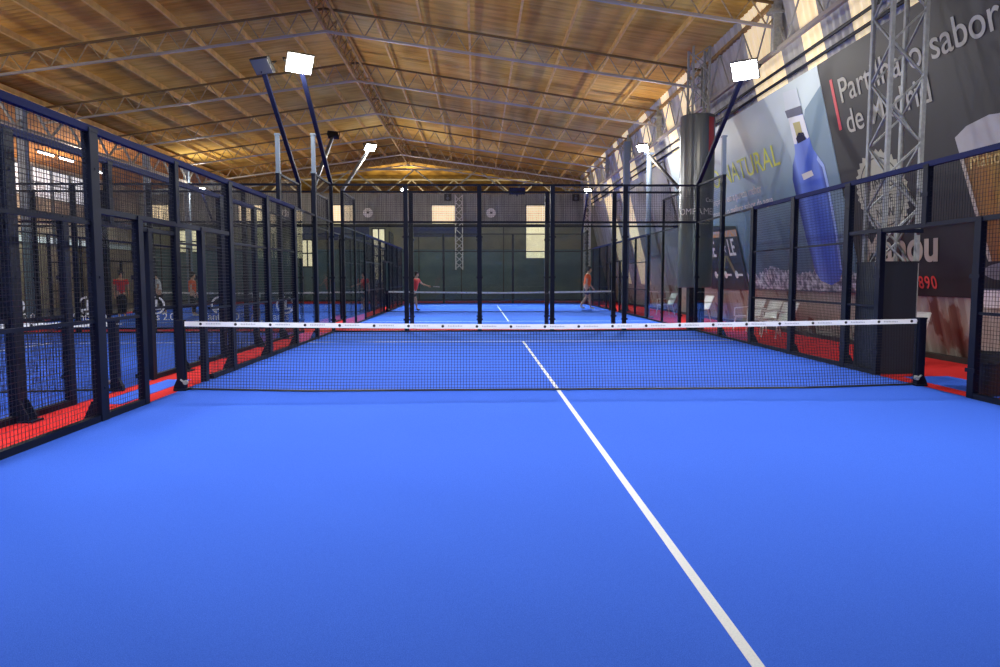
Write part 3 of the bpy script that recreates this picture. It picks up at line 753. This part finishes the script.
flat(dp, [(13.2, 2.2), (13.05, 2.2), (13.6, 1.65), (13.75, 1.65)], 2, M_leg, 'figure'); flat(dp, [(13.1, 2.2), (12.9, 2.2), (12.5, 1.65), (12.7, 1.65)], 2, M_leg, 'figure')
for y in (14.4, 13.45, 12.5):
    flat(dp, ell(y, 1.6, .13, .12, 16), 2, M_whitecloth, 'round_mark'); flat(dp, [(y-.13, 1.62), (y-.13, 1.56), (y-.5, 1.56), (y-.5, 1.62)], 2, M_whitecloth, 'mark_line')
# plain silver sheets farther along
M_silver = mat('silver_sheet', (.42, .43, .47), .35, metal=.2, noise=(.8, (.2, .21, .24), .35, .7))
for i, (ya, yb, za, zb, lab) in enumerate([(17.6, 20.6, 2.6, 5.9, 'silvery blank sheet hung on the right wall just past the water poster'), (21.2, 24.0, 2.2, 5.6, 'silvery blank sheet on the right wall beyond the lamp column'), (26.5, 28.0, 2.2, 5.4, 'narrow grey sheet on the right wall near the far court\'s end')]):
    o = wall_frame('hanging_sheet', lab, .06); flat(o, [(ya, za), (yb, za+.3), (yb, zb), (ya, zb)], 0, M_silver, 'sheet', .004)
    b = MB(); b.bar((-ya, zb*K, .02), (-yb, zb*K, .02), .02, 6); b.build('hanging_rod', M_steel, o)
# small paper notice by the wall
o = wall_frame('paper_notice', 'small white paper notice low on the right wall beside the fence', .09)
o['category'] = 'notice'
flat(o, [(1.82, 1.31), (1.2, 1.31), (1.2, 1.02), (1.82, 1.02)], 1, M_paper, 'sheet')
flat(o, [(1.8, 1.325), (1.22, 1.325), (1.22, 1.3), (1.8, 1.3)], 2, M_grey, 'holder')
# lettering on the sleeve (wrapped round the cylinder)
def wrap_text(s, ang0, z, size, nm, R=.483):
    cu = bpy.data.curves.new('t', 'FONT'); cu.body = s; cu.size = size; cu.extrude = .0
    t = bpy.data.objects.new('tmp', cu); S.collection.objects.link(t); bpy.context.view_layer.update()
    me = bpy.data.meshes.new_from_object(t.evaluated_get(bpy.context.evaluated_depsgraph_get())); bpy.data.objects.remove(t)
    for v in me.vertices:
        a = ang0+v.co.x/R; v.co = (R*math.cos(a), R*math.sin(a), z+v.co.y)
    me.materials.clear(); me.materials.append(M_whitecloth)
    o = bpy.data.objects.new(nm, me); S.collection.objects.link(o); o.parent = SLEEVE
wrap_text('OMPA', math.radians(192), 3.25, .25, 'sleeve_letters')
wrap_text('MEL', math.radians(276), 3.25, .26, 'sleeve_letters')
wrap_text('Casa', math.radians(284), 3.6, .16, 'sleeve_letters')
b = MB()
for k in range(8):
    a0 = math.radians(292+k*3.5); a1 = a0+math.radians(3.6)
    b.quad([(.482*math.cos(a0), .482*math.sin(a0), 5.0), (.482*math.cos(a1), .482*math.sin(a1), 4.9), (.482*math.cos(a1), .482*math.sin(a1), 5.94), (.482*math.cos(a0), .482*math.sin(a0), 5.94)])
b.build('sleeve_stripe', mat('sleeve_red', (.4, .05, .06), .4), SLEEVE)

# ------------------------------------------------------------------ stickers on the neighbouring glass
M_stick = mat('white_sticker', (.92, .94, .96), .6)
for x in (-13.5, -11.6, -9.78, -8.05, -6.3):
    b = MB(); n = 28
    for i in range(n):
        if i in (5, 6, 19): continue
        a0, a1 = 2*math.pi*i/n, 2*math.pi*(i+1)/n
        b.quad([(.25*math.cos(a0), -.009, .25*math.sin(a0)), (.25*math.cos(a1), -.009, .25*math.sin(a1)), (.20*math.cos(a1), -.009, .20*math.sin(a1)), (.20*math.cos(a0), -.009, .20*math.sin(a0))])
    b.quad([(-.03, -.009, -.1), (.03, -.009, -.1), (.05, -.009, .15), (-.01, -.009, .15)]); b.quad([(-.17, -.009, -.1), (.15, -.009, -.06), (.15, -.009, -.11), (-.17, -.009, -.15)])
    b.build('round_sticker', M_stick, nbw, loc=(x+10.85, 0, .76))
    t = text(nbw, 'Vants 2.0', 0, 0, .27, M_stick, 'sticker_letters', ext=0, align='CENTER')
    t.location = (x+10.85, -.009, .36); t.rotation_euler = (math.pi/2, 0, 0)

# ------------------------------------------------------------------ furniture
def chair(x, y, rz, lab):
    c = empty('plastic_chair', (x, y, 0), rz, label=lab, cat='chair', group='white plastic armchairs')
    b = MB(); b.box(-.23, .23, -.22, .22, .40, .425); b.box(-.23, .23, -.235, -.21, .37, .425); b.build('seat', M_chair, c)
    b = MB()
    n = 6
    for i in range(n):      # curved leaning back
        x0, x1 = -.25+.5*i/n, -.25+.5*(i+1)/n
        c0, c1 = .03*math.cos(x0*6), .03*math.cos(x1*6)
        b.quad([(x0, .2+c0, .42), (x1, .2+c1, .42), (x1*1.1, .38+c1, .86), (x0*1.1, .38+c0, .86)])
        b.quad([(x1, .215+c1, .42), (x0, .215+c0, .42), (x0*1.1, .395+c0, .86), (x1*1.1, .395+c1, .86)])
    b.bar((-.27, .4, .86), (.27, .4, .86), .013, 6); b.bar((-.25, .22, .42), (-.275, .4, .86), .014, 6); b.bar((.25, .22, .42), (.275, .4, .86), .014, 6)
    b.build('backrest', M_chair, c)
    for sx in (-1, 1):
        b = MB(); b.bar((sx*.27, -.22, .63), (sx*.27, .26, .66), .025, 4, w=.012); b.bar((sx*.27, -.22, .63), (sx*.25, -.24, .4), .02, 6); b.build('armrest', M_chair, c)
        b = MB(); b.bar((sx*.24, -.2, .41), (sx*.27, -.26, 0), .022, 6, r2=.015); b.build('leg', M_chair, c)
        b = MB(); b.bar((sx*.22, .2, .41), (sx*.25, .3, 0), .022, 6, r2=.015); b.build('leg', M_chair, c)
    return c
chair(6.5, 10.1, math.radians(-70), 'white plastic armchair behind the right fence, farthest left of the row of three')
chair(6.45, 8.9, math.radians(-78), 'white plastic armchair in the middle of the row of three by the right wall')
chair(6.35, 7.75, math.radians(-75), 'white plastic armchair of the row of three standing nearest the camera')
chair(6.42, 2.75, math.radians(-60), 'single white plastic armchair half hidden behind the net post')
chair(6.4, 18.4, math.radians(-80), 'distant white chair outside the far court, seen through two glass walls')
chair(6.5, 14.4, math.radians(-80), 'white chair beyond the round column, seen through the corner glass')
bn = empty('litter_bin', (5.38, -.82, 0), label='black litter bin with a bag over its rim at the right fence', cat='bin')
b = MB(); b.lathe([(.13, 0), (.15, .01), (.19, .5), (.2, .52), (.17, .5), (.14, .05)], n=20); b.build('bucket', M_dark, bn)
b = MB(); rr = random.Random(5)
prof = []
for i in range(24):
    a = 2*math.pi*i/24; b.quad([((.2+.012*(i % 2))*math.cos(a), (.2+.012*(i % 2))*math.sin(a), .4+.03*rr.random()), ((.2+.012*((i+1) % 2))*math.cos(a+.262), (.2+.012*((i+1) % 2))*math.sin(a+.262), .4+.03*rr.random()), (.215*math.cos(a+.262), .215*math.sin(a+.262), .545), (.215*math.cos(a), .215*math.sin(a), .545)])
b.build('bag_rim', M_black, bn)
# clock, loudspeakers, junction box at the far end
ck = empty('wall_clock', (-.17, 35.93, 5.6), label='round white clock with dark hub on the end wall', cat='clock')
b = MB(); n = 28
b.v = []; 
b.bar((0, 0, 0), (0, -.06, 0), .3, 28); b.build('dial', M_mast, ck)
b = MB(); b.bar((0, -.06, 0), (0, -.08, 0), .06, 14); b.bar((0, -.07, 0), (.0, -.07, .17), .012); b.bar((0, -.07, 0), (.12, -.07, .05), .012); b.build('hands', M_dark, ck)
ck2 = copy_tree(ck); ck2.location = (-7.95, 35.93, 5.6); tag(ck2, 'second round white disc clock on the end wall, seen above the left glass corner', 'clock')
ck3 = copy_tree(ck); ck3.location = (-13.2, 35.93, 5.5); tag(ck3, 'white disc clock on the end wall farthest left, seen through the mesh', 'clock')
for x, lab in ((-2.9, 'small black loudspeaker on the end wall beside the white lattice mast'), (5.2, 'small black loudspeaker on the end wall near the right corner')):
    sp = empty('loudspeaker', (x, 35.8, 6.35), label=lab, cat='speaker', group='end wall loudspeakers')
    b = MB(); b.prism([(-.22, -.15), (.22, -.15), (.16, .15), (-.16, .15)], 0, .42); b.build('cabinet', M_dark, sp)
    b = MB(); b.bar((0, -.15, .14), (0, -.17, .14), .1, 14); b.bar((0, -.15, .31), (0, -.165, .31), .05, 12); b.build('grille', M_grey, sp)
b = MB(); b.box(-.5, .5, -.15, .15, -.2, .2); b.box(-.45, .45, -.17, -.15, -.15, .15); b.box(-.03, .03, .1, .3, -.3, -.15)
tag(b.build('air_heater', M_rail, loc=(1.49, 35.86, 6.97)), 'blue box unit hanging above the end wall between the windows', 'heater')

# ------------------------------------------------------------------ people
def skin(name, chain, mt, parent, root=0, sub=1):
    """chain: list of polylines [(point, radius), ...]; equal points are shared."""
    V, E, Rr, idx = [], [], [], {}
    for line in chain:
        prev = None
        for p, r in line:
            key = tuple(round(c_, 4) for c_ in p)
            if key not in idx: idx[key] = len(V); V.append(key); Rr.append(r)
            i = idx[key]
            if prev is not None and prev != i: E.append((prev, i))
            prev = i
    me = bpy.data.meshes.new(name); me.from_pydata(V, E, []); me.materials.append(mt)
    o = bpy.data.objects.new(name, me); S.collection.objects.link(o)
    mo = o.modifiers.new('skin', 'SKIN'); me.skin_vertices or None
    if not me.skin_vertices: me.attributes
    lay = me.skin_vertices[0].data if me.skin_vertices else None
    for i, r in enumerate(Rr):
        rr_ = r if isinstance(r, tuple) else (r, r)
        lay[i].radius = rr_; lay[i].use_root = (i == root)
    s2 = o.modifiers.new('sub', 'SUBSURF'); s2.levels = sub; s2.render_levels = sub
    bpy.context.view_layer.update()
    me2 = bpy.data.meshes.new_from_object(o.evaluated_get(bpy.context.evaluated_depsgraph_get()))
    bpy.data.objects.remove(o)
    me2.polygons.foreach_set('use_smooth', [True]*len(me2.polygons))
    if not me2.materials: me2.materials.append(mt)
    o = bpy.data.objects.new(name, me2); S.collection.objects.link(o); o.parent = parent
    return o
def person(loc, rz, lab, shirt, shorts, pose='walk', scale=1.0, racket=False, shoe=None, long_hair=False, trousers=False):
    """faces -y locally."""
    p = empty('person', loc, rz, label=lab, cat='person', scale=scale)
    st = {'walk': (.17, -.16), 'stand': (.02, .02), 'play': (.22, -.2)}[pose]
    lean = {'walk': -.06, 'stand': 0, 'play': -.1}[pose]
    hip = (0, 0, .93); chest = (0, lean, 1.28); neck = (0, lean*1.2-.01, 1.47)
    headc = (0, lean*1.4-.05, 1.60); top = (0, lean*1.3-.04, 1.72)
    body = [[(hip, .13), ((0, lean*.5, 1.1), .125), (chest, .14), ((0, lean*1.1, 1.42), .09), (neck, .055), (headc, .085), (top, .07)]]
    body.append([(headc, .085), ((0, headc[1]-.085, 1.585), .02)])       # nose
    L = {}
    for sx, dy in ((-1, st[0]), (1, st[1])):
        h = (sx*.09, 0, .88); kn = (sx*.1, -max(dy, -.04)*.75-.03, .50); an = (sx*.1, -dy*1.1+(.06 if dy < 0 else 0), .09 if dy >= 0 else .13)
        toe = (sx*.11, an[1]-.15, .05)
        body.append([(hip, .13), (h, .095), (kn, .058), ((sx*.1, (kn[1]+an[1])/2+.02, .3), .055), (an, .036), (toe, .03)])
        L[sx] = (h, kn, an, toe)
    arms = {}
    for sx in (-1, 1):
        sh = (sx*.19, lean*1.1, 1.40)
        if pose == 'play' and sx == 1: el = (sx*.36, lean-.12, 1.2); wr = (sx*.45, lean-.38, 1.12)
        elif pose == 'walk': el = (sx*.25, lean+.02, 1.12); wr = (sx*.24, lean-.1*sx-.07, .88)
        else: el = (sx*.25, lean+.02, 1.12); wr = (sx*.25, lean-.1, .87)
        d = (Vector(wr)-Vector(el)).normalized(); pl = Vector(wr)+d*.07
        side_v = d.cross(Vector((1, 0, 0))).normalized()
        body.append([((0, lean*1.1, 1.42), .09), (sh, .06), (el, .042), (wr, .026), (tuple(pl), .03)])
        for k in range(4):
            f0 = pl+side_v*(.021*(k-1.5)); ln = (.075, .085, .08, .062)[k]
            f1 = f0+d*ln*.5; f2 = f1+(d+Vector((-sx*.6, 0, 0))).normalized()*ln*.5
            body.append([(tuple(pl), .03), (tuple(f0+d*.015), .009), (tuple(f1), .0085), (tuple(f2), .007)])
        t0 = Vector(wr)+d*.03+side_v*(-.035); body.append([(wr, .026), (tuple(t0), .011), (tuple(t0+d*.04-side_v*.02), .009)])
        arms[sx] = (sh, el, wr, pl, d)
    skin('body', body, M_skin, p, 0, 1)
    # shirt
    sl = [[((0, 0, .86), .165), ((0, lean*.5, 1.1), .152), (chest, .165), ((0, lean*1.1, 1.41), .115)]]
    for sx in (-1, 1):
        sh, el, wr, pl, d = arms[sx]; mid = tuple((Vector(sh)+Vector(el))/2+Vector((0, 0, -.02)))
        sl.append([((0, lean*1.1, 1.41), .115), ((sh[0], sh[1], sh[2]), .082), (mid, .07)])
    skin('shirt', sl, shirt, p, 0, 1)
    sl = [[((0, 0, .95), .15), ((0, 0, .88), .16)]]
    for sx in (-1, 1):
        h, kn, an, toe = L[sx]; e = Vector(h).lerp(Vector(kn), .8)
        ln = [((0, 0, .88), .15), ((h[0], h[1], .84), .115), (tuple(e), .09)]
        if trousers: ln += [(kn, .075), (tuple(Vector(kn).lerp(Vector(an), .9)), .055)]
        sl.append(ln)
    skin('trousers' if trousers else 'shorts', sl, shorts, p, 0, 1)
    for sx in (-1, 1):
        h, kn, an, toe = L[sx]
        skin('shoe', [[((an[0], an[1]+.04, an[2]-.02), .045), ((an[0], an[1]-.06, max(.045, an[2]-.05)), .045), ((toe[0], toe[1]-.03, .042), .036)]], shoe or M_shoe, p, 0, 1)
    hp = [[((0, headc[1]+.03, 1.66), .085), ((0, top[1]+.0, 1.715), .085), ((0, headc[1]-.02, 1.715), .07)], [((0, headc[1]+.03, 1.66), .085), ((0, headc[1]+.06, 1.56), .06)]]
    if long_hair: hp.append([((0, headc[1]+.06, 1.56), .06), ((0, headc[1]+.09, 1.4), .05)])
    skin('hair', hp, M_hair, p, 0, 1)
    for sx in (-1, 1):
        b = MB(); b.lathe([(.001, 0), (.008, .004), (.011, .01), (.008, .016), (.001, .02)], n=8); b.build('eye', M_hair, p, loc=(sx*.032, headc[1]-.085, 1.605))
    if racket:
        sh, el, wr, pl, d = arms[1]
        r = empty('padel_racket', (0, 0, 0), label='pale padel racket held out by the red shirted player', cat='racket')
        r.parent = None
        T = Matrix.Translation(Vector(loc)) @ Matrix.Rotation(rz, 4, 'Z') @ Matrix.Scale(scale, 4)
        a0 = T @ (pl+d*.02); dd = (T.to_3x3() @ d).normalized(); dd.z *= .2; dd.normalize()
        r.location = a0
        b = MB(); b.bar(-dd*.06, dd*.16, .016, 8); b.build('grip', M_dark, r)
        e = dd.cross(Vector((0, 0, 1))).normalized(); u = e.cross(dd)
        b = MB(); pts = []
        for i in range(24):
            a = 2*math.pi*i/24; pts.append(dd*(.30+.15*math.cos(a))+e*(.12*math.sin(a)))
        k = len(b.v); b.v += [tuple(q+u*.018) for q in pts]+[tuple(q-u*.018) for q in pts]
        b.f += [tuple(range(k, k+24)), tuple(range(k+47, k+23, -1))]; b.mi += [0, 0]
        for i in range(24): b.f.append((k+i, k+(i+1) % 24, k+24+(i+1) % 24, k+24+i)); b.mi.append(0)
        b.build('racket_face', mat('racket_face', (.3, .32, .36), .4), r)
    return p
person((4.05, 23.6, .01), math.radians(75), 'man in orange shirt and navy shorts walking with head bowed on the far court', M_orange, M_navy, 'walk', 1.14)
person((-3.95, 22.8, .01), math.radians(60), 'player in red shirt and black shorts behind the back glass, holding a racket', M_redshirt, M_black, 'play', 1.0, racket=True, shoe=M_black)
person((-6.35, 23.6, .01), math.radians(10), 'person in red shirt and black shorts standing on the far left court', M_redshirt, M_black, 'stand', 1.0)
person((-6.25, 26.5, .01), math.radians(-20), 'person in white shirt on the far left court behind the red shirted one', M_whitecloth, M_black, 'stand', .98)
person((-8.5, 14.5, .01), math.radians(150), 'small child in white top and orange shorts beyond the stickered glass', M_whitecloth, M_orange, 'walk', .66)
person((-14.4, 17.5, .01), math.radians(40), 'person in long dark trousers and red top beyond the left courts', M_redshirt, M_black, 'stand', 1.0, trousers=True)
person((-13.9, 19.5, .01), math.radians(-60), 'person in white shirt and dark trousers beyond the left courts, leaning stance', M_whitecloth, M_black, 'walk', 1.0, trousers=True)
person((-12.2, 18.6, .01), math.radians(100), 'person in orange top and dark trousers, rightmost of those beyond the left courts', M_orange, M_black, 'stand', .98, trousers=True, long_hair=True)
